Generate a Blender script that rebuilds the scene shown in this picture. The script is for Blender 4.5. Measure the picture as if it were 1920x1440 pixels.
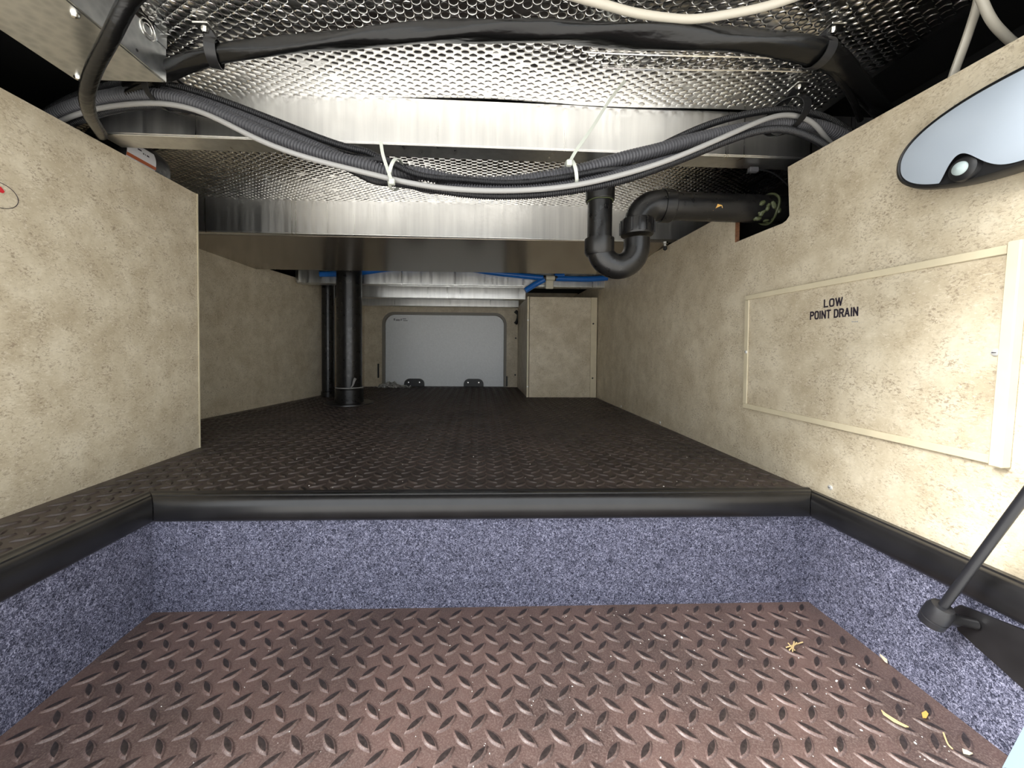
import bpy, math, random
import numpy as np
from mathutils import Matrix, Vector

for o in list(bpy.data.objects):
    bpy.data.objects.remove(o)
SC = bpy.context.scene
COL = SC.collection
random.seed(7)
RNG = np.random.default_rng(7)
PI = math.pi

# ------------------------------------------------------------------ camera
# metres; upper storage floor is z = 0, +y goes into the compartment
FPX, PPX, PPY, CAMZ = 715.0, 925.0, 669.0, 0.25
yaw, pit, rol = math.radians(2.0), math.radians(1.36), 0.0075
CF = np.array([math.sin(yaw)*math.cos(pit), math.cos(yaw)*math.cos(pit), -math.sin(pit)])
_r0 = np.array([math.cos(yaw), -math.sin(yaw), 0.0]); _u0 = np.cross(_r0, CF)
CR = math.cos(rol)*_r0 + math.sin(rol)*_u0
CU = np.cross(CR, CF)
CC = np.array([0, 0, CAMZ])
cam_data = bpy.data.cameras.new('camera')
cam = bpy.data.objects.new('camera', cam_data); COL.objects.link(cam)
m = Matrix(((CR[0], CU[0], -CF[0], CC[0]), (CR[1], CU[1], -CF[1], CC[1]), (CR[2], CU[2], -CF[2], CC[2]), (0, 0, 0, 1)))
cam.matrix_world = m
cam_data.sensor_fit = 'HORIZONTAL'; cam_data.sensor_width = 36.0
cam_data.lens = 36.0*FPX/1920.0
cam_data.shift_x = (960.0-PPX)/1920.0
cam_data.shift_y = -(720.0-PPY)/1920.0
cam_data.clip_start = 0.01
SC.camera = cam

# ------------------------------------------------------------------ light
world = bpy.data.worlds.new('world'); SC.world = world; world.use_nodes = True
bg = world.node_tree.nodes['Background']
bg.inputs[0].default_value = (0.93, 0.97, 1.0, 1)
bg.inputs[1].default_value = 1.0
sun_data = bpy.data.lights.new('sun', 'SUN'); sun_data.energy = 6.4; sun_data.angle = 0.6; sun_data.color = (1.0, 0.99, 0.97)
sun = bpy.data.objects.new('sun', sun_data); COL.objects.link(sun)
sun.rotation_euler = Vector((0.78, 0.105, -0.66)).to_track_quat('-Z', 'Y').to_euler()   # hazy sun from the left, skimming along the coach side
vs = SC.view_settings
vs.view_transform = 'Standard'; vs.look = 'None'; vs.gamma = 1.0; vs.use_curve_mapping = False
vs.exposure = 1.5

# ------------------------------------------------------------------ pixel helpers
def ray(x, y): return CF + CR*(x-PPX)/FPX - CU*(y-PPY)/FPX
def onz(x, y, z=0.0):
    d = ray(x, y); return CC + d*((z-CAMZ)/d[2])
def onx(x, y, X):
    d = ray(x, y); return CC + d*(X/d[0])
def ony(x, y, Y):
    d = ray(x, y); return CC + d*(Y/d[1])
def proj(p):
    d = np.asarray(p, float)-CC; z = d@CF
    return PPX+FPX*(d@CR)/z, PPY-FPX*(d@CU)/z, z

# ------------------------------------------------------------------ materials
class NT:
    def __init__(s, name):
        s.m = bpy.data.materials.new(name); s.m.use_nodes = True
        s.t = s.m.node_tree; s.b = s.t.nodes['Principled BSDF']
        s.pos = None
    def n(s, t, **kw):
        nd = s.t.nodes.new(t)
        for k, v in kw.items():
            if isinstance(k, str) and hasattr(nd, k): setattr(nd, k, v)
        return nd
    def l(s, a, b): s.t.links.new(a, b)
    def P(s, scale=(1, 1, 1)):
        if s.pos is None: s.pos = s.n('ShaderNodeNewGeometry')
        mp = s.n('ShaderNodeMapping'); mp.inputs['Scale'].default_value = scale
        s.l(s.pos.outputs['Position'], mp.inputs['Vector']); return mp.outputs[0]
    def noise(s, scale, detail=3, rough=0.55, stretch=(1, 1, 1), dist=0.0):
        nd = s.n('ShaderNodeTexNoise'); nd.inputs['Scale'].default_value = scale
        nd.inputs['Detail'].default_value = detail; nd.inputs['Roughness'].default_value = rough
        nd.inputs['Distortion'].default_value = dist
        s.l(s.P(stretch), nd.inputs['Vector']); return nd.outputs['Fac']
    def ramp(s, fac, stops):
        r = s.n('ShaderNodeValToRGB'); e = r.color_ramp.elements
        while len(e) < len(stops): e.new(0.5)
        for i, (p, c) in enumerate(stops):
            e[i].position = p; e[i].color = (c[0], c[1], c[2], 1) if not isinstance(c, float) else (c, c, c, 1)
        s.l(fac, r.inputs[0]); return r.outputs[0]
    def mix(s, fac, a, b, mode='MIX'):
        x = s.n('ShaderNodeMix'); x.data_type = 'RGBA'; x.blend_type = mode
        for sock, v in ((x.inputs[0], fac), (x.inputs[6], a), (x.inputs[7], b)):
            if hasattr(v, 'is_linked') or hasattr(v, 'links'): s.l(v, sock)
            elif isinstance(v, (int, float)): sock.default_value = v
            else: sock.default_value = (v[0], v[1], v[2], 1)
        return x.outputs[2]
    def base(s, c):
        if hasattr(c, 'links'): s.l(c, s.b.inputs['Base Color'])
        else: s.b.inputs['Base Color'].default_value = (c[0], c[1], c[2], 1)
    def rough(s, v):
        if hasattr(v, 'links'): s.l(v, s.b.inputs['Roughness'])
        else: s.b.inputs['Roughness'].default_value = v
    def metal(s, v): s.b.inputs['Metallic'].default_value = v
    def bump(s, h, strength=0.3, dist=0.001):
        b = s.n('ShaderNodeBump'); b.inputs['Strength'].default_value = strength
        b.inputs['Distance'].default_value = dist
        s.l(h, b.inputs['Height']); s.l(b.outputs[0], s.b.inputs['Normal'])

def simple(name, c, rough=0.5, metal=0.0, spec=None, vary=0.0, scale=60):
    t = NT(name); t.rough(rough); t.metal(metal)
    if spec is not None: t.b.inputs['Specular IOR Level'].default_value = spec
    if vary:
        t.base(t.ramp(t.noise(scale), [(0.3, tuple(v*(1-vary) for v in c)), (0.7, tuple(v*(1+vary) for v in c))]))
    else: t.base(c)
    return t.m

M = {}
t = NT('wallboard')      # beige printed vinyl, mottled with fine brown flecks
a = t.ramp(t.noise(16, 5, 0.65), [(0.34, (0.47, 0.395, 0.275)), (0.5, (0.56, 0.485, 0.352)), (0.66, (0.65, 0.575, 0.435))])
fl = t.ramp(t.noise(360, 4, 0.72, (1, 0.6, 1), 0.6), [(0.40, 1.0), (0.50, 0.0)])
fl2 = t.ramp(t.noise(38, 4, 0.65), [(0.40, 0.10), (0.62, 0.85)])
c = t.mix(t.mix(1.0, fl, fl2, 'MULTIPLY'), a, (0.27, 0.21, 0.145))
sp = t.ramp(t.noise(300, 4, 0.65, (1, 0.55, 1), 0.8), [(0.56, 0.0), (0.66, 0.6)])
t.base(t.mix(sp, c, (0.70, 0.63, 0.50))); t.rough(0.45)
t.bump(t.noise(220, 3), 0.08, 0.0006); M['wall'] = t.m
t = NT('vinyl_trim_beige'); t.base(t.ramp(t.noise(30), [(0.3, (0.58, 0.51, 0.36)), (0.7, (0.64, 0.565, 0.40))])); t.rough(0.4); M['beige'] = t.m
t = NT('rubber_mat')     # dusty brown-black moulded rubber; base reddened in place of red bounced light
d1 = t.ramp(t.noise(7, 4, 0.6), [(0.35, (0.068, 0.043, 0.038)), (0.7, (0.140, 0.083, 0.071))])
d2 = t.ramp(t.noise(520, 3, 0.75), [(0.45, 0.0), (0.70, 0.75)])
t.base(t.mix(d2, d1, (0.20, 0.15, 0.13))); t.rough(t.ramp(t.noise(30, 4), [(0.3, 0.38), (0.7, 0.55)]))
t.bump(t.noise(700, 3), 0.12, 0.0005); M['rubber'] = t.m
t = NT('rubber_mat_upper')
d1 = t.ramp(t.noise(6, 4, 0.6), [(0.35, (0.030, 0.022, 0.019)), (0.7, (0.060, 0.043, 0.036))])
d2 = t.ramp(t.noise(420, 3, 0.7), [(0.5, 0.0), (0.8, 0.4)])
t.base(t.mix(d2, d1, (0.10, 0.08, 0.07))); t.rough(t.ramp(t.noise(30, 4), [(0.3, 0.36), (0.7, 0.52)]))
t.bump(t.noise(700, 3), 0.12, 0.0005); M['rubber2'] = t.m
t = NT('carpet')
a = t.ramp(t.noise(330, 4, 0.75, (1, 1, 1), 1.5), [(0.38, (0.020, 0.021, 0.034)), (0.5, (0.112, 0.116, 0.172)), (0.62, (0.43, 0.43, 0.56))])
b = t.ramp(t.noise(55, 3, 0.6), [(0.3, (0.75, 0.75, 0.75)), (0.7, (1.15, 1.15, 1.15))])
t.base(t.mix(1.0, a, b, 'MULTIPLY')); t.rough(0.95); t.b.inputs['Specular IOR Level'].default_value = 0.1
t.bump(t.noise(420, 4, 0.7, (1, 1, 1), 1.5), 0.9, 0.003); M['carpet'] = t.m
M['vinyl'] = simple('black_vinyl', (0.011, 0.0105, 0.011), 0.30, vary=0.25, scale=25)
M['black'] = simple('black_plastic', (0.012, 0.012, 0.013), 0.42)
t = NT('abs_black'); t.base(t.ramp(t.noise(40, 5), [(0.4, (0.0045, 0.0045, 0.005)), (0.8, (0.014, 0.013, 0.012))])); t.rough(t.ramp(t.noise(60, 3), [(0.3, 0.24), (0.7, 0.42)])); M['abs'] = t.m
M['loom'] = simple('loom_grey', (0.070, 0.070, 0.077), 0.42)
M['loomdark'] = simple('loom_dark', (0.011, 0.011, 0.013), 0.42)
t = NT('sleeve'); t.base((0.004, 0.004, 0.004)); t.rough(0.27); t.b.inputs['Specular IOR Level'].default_value = 0.4; t.bump(t.noise(60, 3, 0.5, (0.35, 1, 1)), 0.5, 0.004); M['sleeve'] = t.m
M['void'] = simple('black_shell', (0.010, 0.010, 0.011), 0.7)  # plain black for the added shell that stops light leaks
t = NT('foil'); t.metal(1.0); t.base((0.78, 0.77, 0.75)); t.rough(t.ramp(t.noise(35, 3), [(0.3, 0.13), (0.7, 0.24)])); t.bump(t.noise(90, 3), 0.06, 0.001); M['foil'] = t.m
t = NT('aluminium'); t.metal(1.0)
st = t.noise(60, 4, 0.6, (1, 1, 0.04)); t.base(t.ramp(st, [(0.3, (0.70, 0.70, 0.69)), (0.7, (0.84, 0.84, 0.82))]))
t.rough(t.ramp(t.noise(26, 4, 0.6, (3, 1, 0.05)), [(0.3, 0.26), (0.7, 0.42)])); M['alu'] = t.m
t = NT('glossy_panel'); t.metal(0.8); t.base((0.34, 0.30, 0.25)); t.rough(0.17); M['gloss'] = t.m
t = NT('galvanised'); t.metal(1.0); v = t.n('ShaderNodeTexVoronoi'); v.inputs['Scale'].default_value = 90; t.l(t.P(), v.inputs['Vector'])
t.base(t.ramp(v.outputs['Distance'], [(0.1, (0.50, 0.52, 0.53)), (0.8, (0.66, 0.67, 0.67))])); t.rough(0.33); M['galv'] = t.m
M['steel'] = simple('bright_steel', (0.75, 0.74, 0.70), 0.22, 1.0)
M['greycable'] = simple('grey_cable', (0.30, 0.295, 0.285), 0.4)
M['whitecable'] = simple('white_cable', (0.46, 0.43, 0.36), 0.4)
M['tie'] = simple('nylon_tie', (0.50, 0.52, 0.46), 0.35)
M['pex'] = simple('blue_pex', (0.012, 0.13, 0.48), 0.35)
M['cream'] = simple('cream_fitting', (0.62, 0.58, 0.46), 0.4)
M['copper'] = simple('crimp_ring', (0.03, 0.03, 0.035), 0.4, 0.5)
M['doorwhite'] = simple('door_white', (0.80, 0.82, 0.83), 0.35, vary=0.04, scale=120)
M['seal'] = simple('grey_seal', (0.22, 0.20, 0.17), 0.5)
M['jamb'] = simple('jamb_grey', (0.20, 0.26, 0.31), 0.4)
M['ink'] = simple('dark_ink', (0.018, 0.012, 0.022), 0.6)
M['inkgrey'] = simple('grey_ink', (0.30, 0.31, 0.33), 0.6)
M['red'] = simple('red_print', (0.55, 0.02, 0.03), 0.5)
M['orange'] = simple('orange_print', (0.42, 0.10, 0.03), 0.5)
M['label'] = simple('white_label', (0.68, 0.68, 0.70), 0.45)
M['lens'] = simple('frosted_lens', (0.44, 0.50, 0.57), 0.28)
M['sensor'] = simple('sensor_dome', (0.42, 0.50, 0.50), 0.35)
M['screw'] = simple('screw_white', (0.75, 0.75, 0.72), 0.3, 0.4)
M['ply'] = simple('plywood_edge', (0.19, 0.085, 0.04), 0.7, vary=0.3, scale=200)
M['caulk'] = simple('green_caulk', (0.062, 0.072, 0.032), 0.45)
M['gluey'] = simple('amber_glue', (0.62, 0.36, 0.09), 0.4)
M['straw'] = simple('straw', (0.62, 0.45, 0.22), 0.7)
M['husk'] = simple('pale_husk', (0.66, 0.58, 0.42), 0.7)
M['crumb'] = simple('white_crumb', (0.75, 0.73, 0.68), 0.7)
M['body'] = simple('body_white', (0.70, 0.70, 0.69), 0.35)
M['concrete'] = simple('concrete', (0.48, 0.46, 0.43), 0.85, vary=0.12, scale=8)
t = NT('clear_film'); t.base((0.85, 0.84, 0.80)); t.rough(0.12); t.b.inputs['Transmission Weight'].default_value = 0.75; t.b.inputs['IOR'].default_value = 1.2; M['film'] = t.m

# ------------------------------------------------------------------ mesh helpers
class MB:
    def __init__(s): s.v = []; s.f = []
    def add(s, v, f):
        k = len(s.v); s.v += [tuple(map(float, p)) for p in v]; s.f += [tuple(i+k for i in q) for q in f]; return s
    def box(s, x0, x1, y0, y1, z0, z1, bev=0.0):
        if bev <= 0:
            v = [(x, y, z) for x in (x0, x1) for y in (y0, y1) for z in (z0, z1)]
            f = [(0, 1, 3, 2), (4, 6, 7, 5), (0, 4, 5, 1), (2, 3, 7, 6), (0, 2, 6, 4), (1, 5, 7, 3)]
            return s.add(v, f)
        # bevelled box: octagon-profile approach, chamfered on every edge
        v = []; idx = {}
        for i, (x, sx) in enumerate(((x0, 1), (x1, -1))):
            for j, (y, sy) in enumerate(((y0, 1), (y1, -1))):
                for k, (z, sz) in enumerate(((z0, 1), (z1, -1))):
                    for ax in range(3):
                        p = [x + (sx*bev if ax != 0 else 0), y + (sy*bev if ax != 1 else 0), z + (sz*bev if ax != 2 else 0)]
                        idx[i, j, k, ax] = len(v); v.append(p)
        f = []
        for ax in range(3):
            o = [a for a in range(3) if a != ax]
            for e in (0, 1):
                q = []
                for (p, r) in ((0, 0), (1, 0), (1, 1), (0, 1)):
                    key = [0, 0, 0]; key[ax] = e; key[o[0]] = p; key[o[1]] = r
                    q.append(idx[tuple(key)+(ax,)])
                f.append(tuple(q))
            for p in (0, 1):
                for r in (0, 1):
                    k0 = [0, 0, 0]; k0[o[0]] = p; k0[o[1]] = r
                    k1 = list(k0); k1[ax] = 1
                    f.append((idx[tuple(k0)+(o[0],)], idx[tuple(k1)+(o[0],)], idx[tuple(k1)+(o[1],)], idx[tuple(k0)+(o[1],)]))
        for i in (0, 1):
            for j in (0, 1):
                for k in (0, 1): f.append(tuple(idx[i, j, k, a] for a in range(3)))
        return s.add(v, f)
    def prism(s, poly, axis, a0, a1):
        """extrude a polygon given in the two other axes along axis from a0 to a1"""
        def P(u, w, a):
            return {0: (a, u, w), 1: (u, a, w), 2: (u, w, a)}[axis]
        n = len(poly)
        v = [P(u, w, a0) for u, w in poly] + [P(u, w, a1) for u, w in poly]
        f = [tuple(range(n)), tuple(range(2*n-1, n-1, -1))] + [(i, i+n, (i+1) % n + n, (i+1) % n) for i in range(n)]
        return s.add(v, f)
    def sweep(s, pts, prof, cap=True, twist=None, up=(0, 0, 1)):
        """prof: function(i) -> list of (a,b) offsets in the frame, or a constant list"""
        pts = np.asarray(pts, float); n = len(pts)
        T = np.gradient(pts, axis=0); T /= np.linalg.norm(T, axis=1)[:, None]
        N = np.array(up, float); N -= T[0]*(N@T[0])
        if np.linalg.norm(N) < 1e-3: N = np.array((1., 0, 0)); N -= T[0]*(N@T[0])
        N /= np.linalg.norm(N); v = []
        for i in range(n):
            N = N - T[i]*(N@T[i]); N /= np.linalg.norm(N); B = np.cross(T[i], N)
            pr = prof(i) if callable(prof) else prof
            tw = twist(i) if twist else 0.0
            ca, sa = math.cos(tw), math.sin(tw)
            for a, b in pr:
                a2, b2 = a*ca-b*sa, a*sa+b*ca
                v.append(pts[i]+N*a2+B*b2)
        k = len(pr)
        f = [(i*k+j, i*k+(j+1) % k, (i+1)*k+(j+1) % k, (i+1)*k+j) for i in range(n-1) for j in range(k)]
        if cap: f += [tuple(range(k-1, -1, -1)), tuple(range((n-1)*k, n*k))]
        return s.add(v, f)
    def tube(s, pts, r, seg=12, cap=True, up=(0, 0, 1)):
        ang = [2*PI*j/seg for j in range(seg)]
        if callable(r): return s.sweep(pts, lambda i: [(r(i)*math.cos(a), r(i)*math.sin(a)) for a in ang], cap, up=up)
        return s.sweep(pts, [(r*math.cos(a), r*math.sin(a)) for a in ang], cap, up=up)
    def lathe(s, origin, axis, prof, seg=20):
        """prof: list of (distance along axis, radius)"""
        A = np.array(axis, float); A /= np.linalg.norm(A)
        U = np.cross(A, (0, 0, 1) if abs(A[2]) < 0.9 else (1, 0, 0)); U /= np.linalg.norm(U); W = np.cross(A, U)
        O = np.array(origin, float); v = []
        for d, r in prof:
            for j in range(seg):
                a = 2*PI*j/seg; v.append(O+A*d+(U*math.cos(a)+W*math.sin(a))*r)
        n = len(prof)
        f = [(i*seg+j, i*seg+(j+1) % seg, (i+1)*seg+(j+1) % seg, (i+1)*seg+j) for i in range(n-1) for j in range(seg)]
        if prof[0][1] > 1e-6: f.append(tuple(range(seg-1, -1, -1)))
        if prof[-1][1] > 1e-6: f.append(tuple(range((n-1)*seg, n*seg)))
        return s.add(v, f)
    def mesh(s, name, off=(0, 0, 0), smooth=True, angle=35):
        me = bpy.data.meshes.new(name)
        V = np.array(s.v)-np.array(off)
        me.from_pydata(V.tolist(), [], s.f); me.validate(); me.update()
        import bmesh
        bm = bmesh.new(); bm.from_mesh(me); bmesh.ops.recalc_face_normals(bm, faces=bm.faces); bm.to_mesh(me); bm.free()
        if smooth:
            me.shade_smooth()
            me.set_sharp_from_angle(angle=math.radians(angle))
        return me

def link(name, me, mat, parent=None, loc=(0, 0, 0)):
    o = bpy.data.objects.new(name, me); COL.objects.link(o)
    if me is not None and mat is not None and len(me.materials) == 0: me.materials.append(M[mat])
    o.location = loc
    if parent is not None: o.parent = parent
    return o
def thing(name, label, cat, loc, group=None):
    o = bpy.data.objects.new(name, None); COL.objects.link(o); o.location = tuple(map(float, loc))
    o.empty_display_size = 0.02
    o['label'] = label; o['category'] = cat
    if group: o['group'] = group
    return o
def part(parent, name, mb, mat, smooth=True, label=None, kind=None, sub=None, angle=35):
    """mb in world coordinates; parent is the thing (Empty) or a mesh at the origin"""
    root = parent
    off = np.array(root.location)
    me = mb.mesh(name, off, smooth, angle)
    o = link(name, me, mat, sub if sub is not None else root)
    if label: o['label'] = label
    if kind: o['kind'] = kind
    return o
def solo(name, mb, mat, label, cat, group=None, smooth=True, angle=35):
    V = np.array(mb.v); c = (V.min(0)+V.max(0))/2; c[2] = V[:, 2].min()
    o = link(name, mb.mesh(name, c, smooth, angle), mat, None, c)
    o['label'] = label; o['category'] = cat
    if group: o['group'] = group
    return o
def struct(name, mb, mat, smooth=False, label=None, parent=None, angle=35):
    o = link(name, mb.mesh(name, (0, 0, 0), smooth, angle), mat, parent)
    if parent is None: o['kind'] = 'structure'
    if label: o['label'] = label
    return o
def spline(P, step):
    P = np.asarray(P, float); n = len(P)
    E = np.vstack([2*P[0]-P[1], P, 2*P[-1]-P[-2]]); out = []
    for i in range(n-1):
        p0, p1, p2, p3 = E[i], E[i+1], E[i+2], E[i+3]
        for q in np.linspace(0, 1, 40, endpoint=False):
            out.append(0.5*((2*p1)+(-p0+p2)*q+(2*p0-5*p1+4*p2-p3)*q*q+(-p0+3*p1-3*p2+p3)*q**3))
    out.append(P[-1]); out = np.array(out)
    d = np.r_[0, np.cumsum(np.linalg.norm(np.diff(out, axis=0), axis=1))]
    k = max(2, int(d[-1]/step)+1); s = np.linspace(0, d[-1], k)
    return np.stack([np.interp(s, d, out[:, j]) for j in range(3)], 1)

# ------------------------------------------------------------------ the setting
XR, XL, YF = 0.592, -0.685, 2.42
ZW = -0.19                       # floor of the sunken well
WX0, WX1, WY = -0.535, 0.577, 0.637
Y0 = 0.30                        # plane of the hatch opening
FOIL = 0.715

ZC = 0.80  # outer shell below is added: black, keeps stray light out of the cavity
struct('wall_outer_left', MB().box(-1.14, -1.10, Y0, 2.50, -0.24, ZC), 'void', label='added black light-blocking shell beyond the left panel')
struct('wall_outer_right', MB().box(0.86, 0.90, Y0, 2.50, -0.24, ZC), 'void', label='added black light-blocking shell beyond the right panel')
struct('wall_outer_far', MB().box(-1.14, 0.90, 2.50, 2.54, -0.24, ZC), 'void')
struct('ceiling_upper', MB().box(-1.14, 0.90, Y0, 2.54, ZC-0.03, ZC), 'void')
mb = MB()   # coach side wall with the hatch opening cut into it
mb.box(-2.6, -0.69, Y0-0.05, Y0, -0.7, 2.2); mb.box(0.605, 2.6, Y0-0.05, Y0, -0.7, 2.2)
mb.box(-0.69, 0.605, Y0-0.05, Y0, 0.735, 2.2); mb.box(-0.69, 0.605, Y0-0.05, Y0, -0.7, ZW-0.005)
struct('wall_front', mb, 'body', label='white coach side wall around the hatch opening')
struct('floor_outside', MB().box(-14, 14, -24, Y0-0.05, -0.86, -0.80), 'concrete', label='pale concrete ground outside the hatch')
struct('floor_under', MB().box(-1.14, 0.90, Y0, 2.54, -0.26, -0.215), 'void')

# upper floor: mat with a U-shaped cut-out for the well
poly = [(-0.70, Y0), (WX0, Y0), (WX0, WY), (WX1, WY), (WX1, Y0), (0.615, Y0), (0.615, 2.44), (-0.72, 2.44), (-1.02, 0.95), (-0.70, 0.95)]
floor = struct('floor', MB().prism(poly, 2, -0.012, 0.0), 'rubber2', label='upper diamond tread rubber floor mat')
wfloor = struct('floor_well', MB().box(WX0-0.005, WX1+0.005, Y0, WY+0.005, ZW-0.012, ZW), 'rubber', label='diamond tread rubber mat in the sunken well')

def lug_mesh(name, sign, L=0.0160, W=0.0060, Hh=0.0024):
    n = 12; v = []
    def ring(k, z):
        for j in range(n):
            u = j/n*4
            # pointed lens outline
            tt = (j/(n/2))
            if j < n/2: x = 1-2*j/(n/2); s = 1
            else: x = -1+2*(j-n/2)/(n/2); s = -1
            y = s*(1-x*x)
            v.append((x*L*k[0], y*W*k[1], z))
    ring((1, 1), -0.0003); ring((0.90, 0.74), Hh*0.80); ring((0.76, 0.52), Hh)
    v.append((0, 0, Hh*1.03))
    f = []
    for r in range(2):
        for j in range(n): f.append((r*n+j, r*n+(j+1) % n, (r+1)*n+(j+1) % n, (r+1)*n+j))
    f += [(2*n+j, 2*n+(j+1) % n, 3*n) for j in range(n)]
    ca, sa = math.cos(PI/4*sign), math.sin(PI/4*sign)
    v = [(x*ca-y*sa, x*sa+y*ca, z) for x, y, z in v]
    mb = MB().add(v, f)
    return mb
LUG = {s: lug_mesh('lug', s) for s in (1, -1)}
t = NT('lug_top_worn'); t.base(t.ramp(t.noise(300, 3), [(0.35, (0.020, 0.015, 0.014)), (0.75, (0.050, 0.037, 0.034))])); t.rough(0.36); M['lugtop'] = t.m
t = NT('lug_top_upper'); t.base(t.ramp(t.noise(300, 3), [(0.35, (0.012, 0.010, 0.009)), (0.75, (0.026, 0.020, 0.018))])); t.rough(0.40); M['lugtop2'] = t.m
NTRI = 24    # faces of a lug side, the rest is its worn flat top
def lug_paint(me, mat):
    me.materials.append(M[mat]); me.materials.append(M['lugtop' if mat == 'rubber' else 'lugtop2'])
    n = len(me.polygons); me.polygons.foreach_set('material_index', [0 if (i % 36) < NTRI else 1 for i in range(n)])
def lug_data(mat):
    d = {s: LUG[s].mesh('tread_lug', smooth=True, angle=50) for s in (1, -1)}
    for s in d: lug_paint(d[s], mat)
    return d
PITCH = 0.0366
def lugs(parent, z, inside, x0, x1, y0, y1, ox, oy, mat):
    L = []; LUGM = lug_data(mat)
    i0, i1 = int((x0-ox)/PITCH)-1, int((x1-ox)/PITCH)+2
    j0, j1 = int((y0-oy)/PITCH)-1, int((y1-oy)/PITCH)+2
    for j in range(j0, j1):
        for i in range(i0, i1):
            for s, h in ((1, 0.0), (-1, 0.5)):
                x, y = ox+(i+h)*PITCH, oy+(j+h)*PITCH
                if inside(x, y):
                    px, py, d = proj((x, y, z))
                    vis = d > 0.05 and -20 < px < 1940 and -20 < py < 1460
                    L.append((0 if vis else 1, d, x, y, s))
    L.sort()
    for vis, d, x, y, s in L[:300]:
        link('tread_lug', LUGM[s], None, parent, (x, y, z))
    mb = MB()
    for vis, d, x, y, s in L[300:]:
        mb.add([(a+x, b+y, c+z) for a, b, c in LUG[s].v], LUG[s].f)
    if mb.v:
        me = mb.mesh('tread_pattern', angle=50); lug_paint(me, mat)
        o = link('tread_pattern', me, None, parent); o['kind'] = 'stuff'
        o['label'] = 'raised diamond tread lugs farther along the mat'
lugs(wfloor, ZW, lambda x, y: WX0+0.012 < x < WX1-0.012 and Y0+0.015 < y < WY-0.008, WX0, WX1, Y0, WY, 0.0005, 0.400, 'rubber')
def in_upper(x, y):
    if y < WY+0.032 and x > WX0-0.035: return False
    if x > XR-0.012: return False
    if y < 0.962 and x < XL+0.012: return False
    if y > 0.93 and x < -1.0+(y-0.95)*0.2+0.01: return False
    if y > 1.905 and x > 0.225: return False
    if y > 2.40 or y < Y0+0.02: return False
    if (x+0.575)**2+(y-1.70)**2 < 0.115**2 or (x+0.755)**2+(y-1.93)**2 < 0.05**2: return False
    return True
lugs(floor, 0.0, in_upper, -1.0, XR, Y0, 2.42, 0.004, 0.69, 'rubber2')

# carpeted sides of the well
struct('wall_well_back', MB().box(WX0, WX1, WY, WY+0.012, ZW, -0.006), 'carpet', label='blue grey carpet riser at the back of the well')
struct('wall_well_left', MB().box(WX0-0.012, WX0, Y0, WY+0.012, ZW, -0.012), 'carpet', label='blue grey carpet riser on the left of the well')
struct('wall_well_right', MB().box(WX1, WX1+0.012, Y0, WY+0.012, ZW, -0.012), 'carpet', label='blue grey carpet riser on the right of the well')

# black vinyl nosing round the rim, three mitred lengths
NOSE = [(-0.026, 0.0005), (-0.0255, 0.0028), (-0.021, 0.0034), (-0.019, 0.0022), (-0.012, 0.0022), (-0.010, 0.0036), (-0.004, 0.0036),
        (-0.0025, 0.0020), (0.002, 0.0018), (0.0055, 0.0002), (0.0085, -0.0045), (0.0105, -0.012), (0.0108, -0.020), (0.0100, -0.028), (0.0075, -0.0345), (0.0035, -0.0375), (0.0004, -0.036), (0.0004, 0.0003)]
def nosing(name, A, B, inw, mitA, mitB, label):
    """A->B along the rim; inw = unit vector into the well; mitre shifts end by +-offset"""
    A, B, inw = (np.array(q, float) for q in (A, B, inw)); T = (B-A)/np.linalg.norm(B-A); v = []
    n = len(NOSE)
    for base, mit in ((A, mitA), (B, mitB)):
        for a, z in NOSE: v.append((*(base+inw*a+T*a*mit), z))
    f = [tuple(range(n)), tuple(range(2*n-1, n-1, -1))]+[(i, i+n, (i+1) % n+n, (i+1) % n) for i in range(n)]
    o = struct(name, MB().add(v, f), 'vinyl', smooth=True, label=label, angle=40); return o
G = 0.0008
nosing('trim_1', (WX0+G, WY), (WX1-G, WY), (0, -1), 1, -1, 'black vinyl edge nosing along the back of the well')
nosing('trim_2', (WX0, Y0), (WX0, WY-G), (1, 0), 0, -1, 'black vinyl edge nosing along the left rim of the well')
nosing('trim_3', (WX1, Y0), (WX1, WY-G), (-1, 0), 0, -1, 'black vinyl edge nosing along the right rim of the well')

# side panels
struct('wall_left', MB().box(XL-0.014, XL, Y0, 0.952, 0.0, 0.615), 'wall', label='beige speckled panel on the near left')
solo('panel_edge_strip', MB().box(XL-0.016, XL+0.0012, 0.952, 0.9555, 0.0, 0.616), 'beige', 'narrow cream edge strip on the end of the near left panel', 'edge trim')
mb = MB(); A = np.array((-1.03, 0.90)); B = np.array((-0.722, 2.44)); nrm = np.array((-0.98, 0.196))*0.012
for (p, q) in ((A, B),):
    v = []
    for z in (0.0, 1.0):
        for pt, zt in ((p, 0.592), (q, 0.548)):
            for k in (0, 1): v.append((*(pt+nrm*k), 0.0 if z == 0 else zt))
    mb.add(v, [(0, 1, 3, 2), (4, 6, 7, 5), (0, 2, 6, 4), (1, 5, 7, 3), (0, 4, 5, 1), (2, 3, 7, 6)])
struct('wall_left_rear', mb, 'wall', label='beige speckled panel on the rear left')
poly = [(Y0, 0.0), (2.44, 0.0), (2.44, 0.578), (0.876, 0.578), (0.876, 0.499), (0.775, 0.499), (0.735, 0.4985), (0.7255, 0.501), (0.7185, 0.508), (0.7255, 0.6035), (Y0, 0.5935)]
struct('wall_right', MB().prism(poly, 0, XR, XR+0.010), 'wall', label='beige speckled panel on the right')
solo('plywood_edge', MB().box(XR+0.0005, XR+0.0095, 0.8735, 0.8758, 0.500, 0.577), 'ply', 'brown raw plywood edge of the pipe cut-out', 'board edge')

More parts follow.
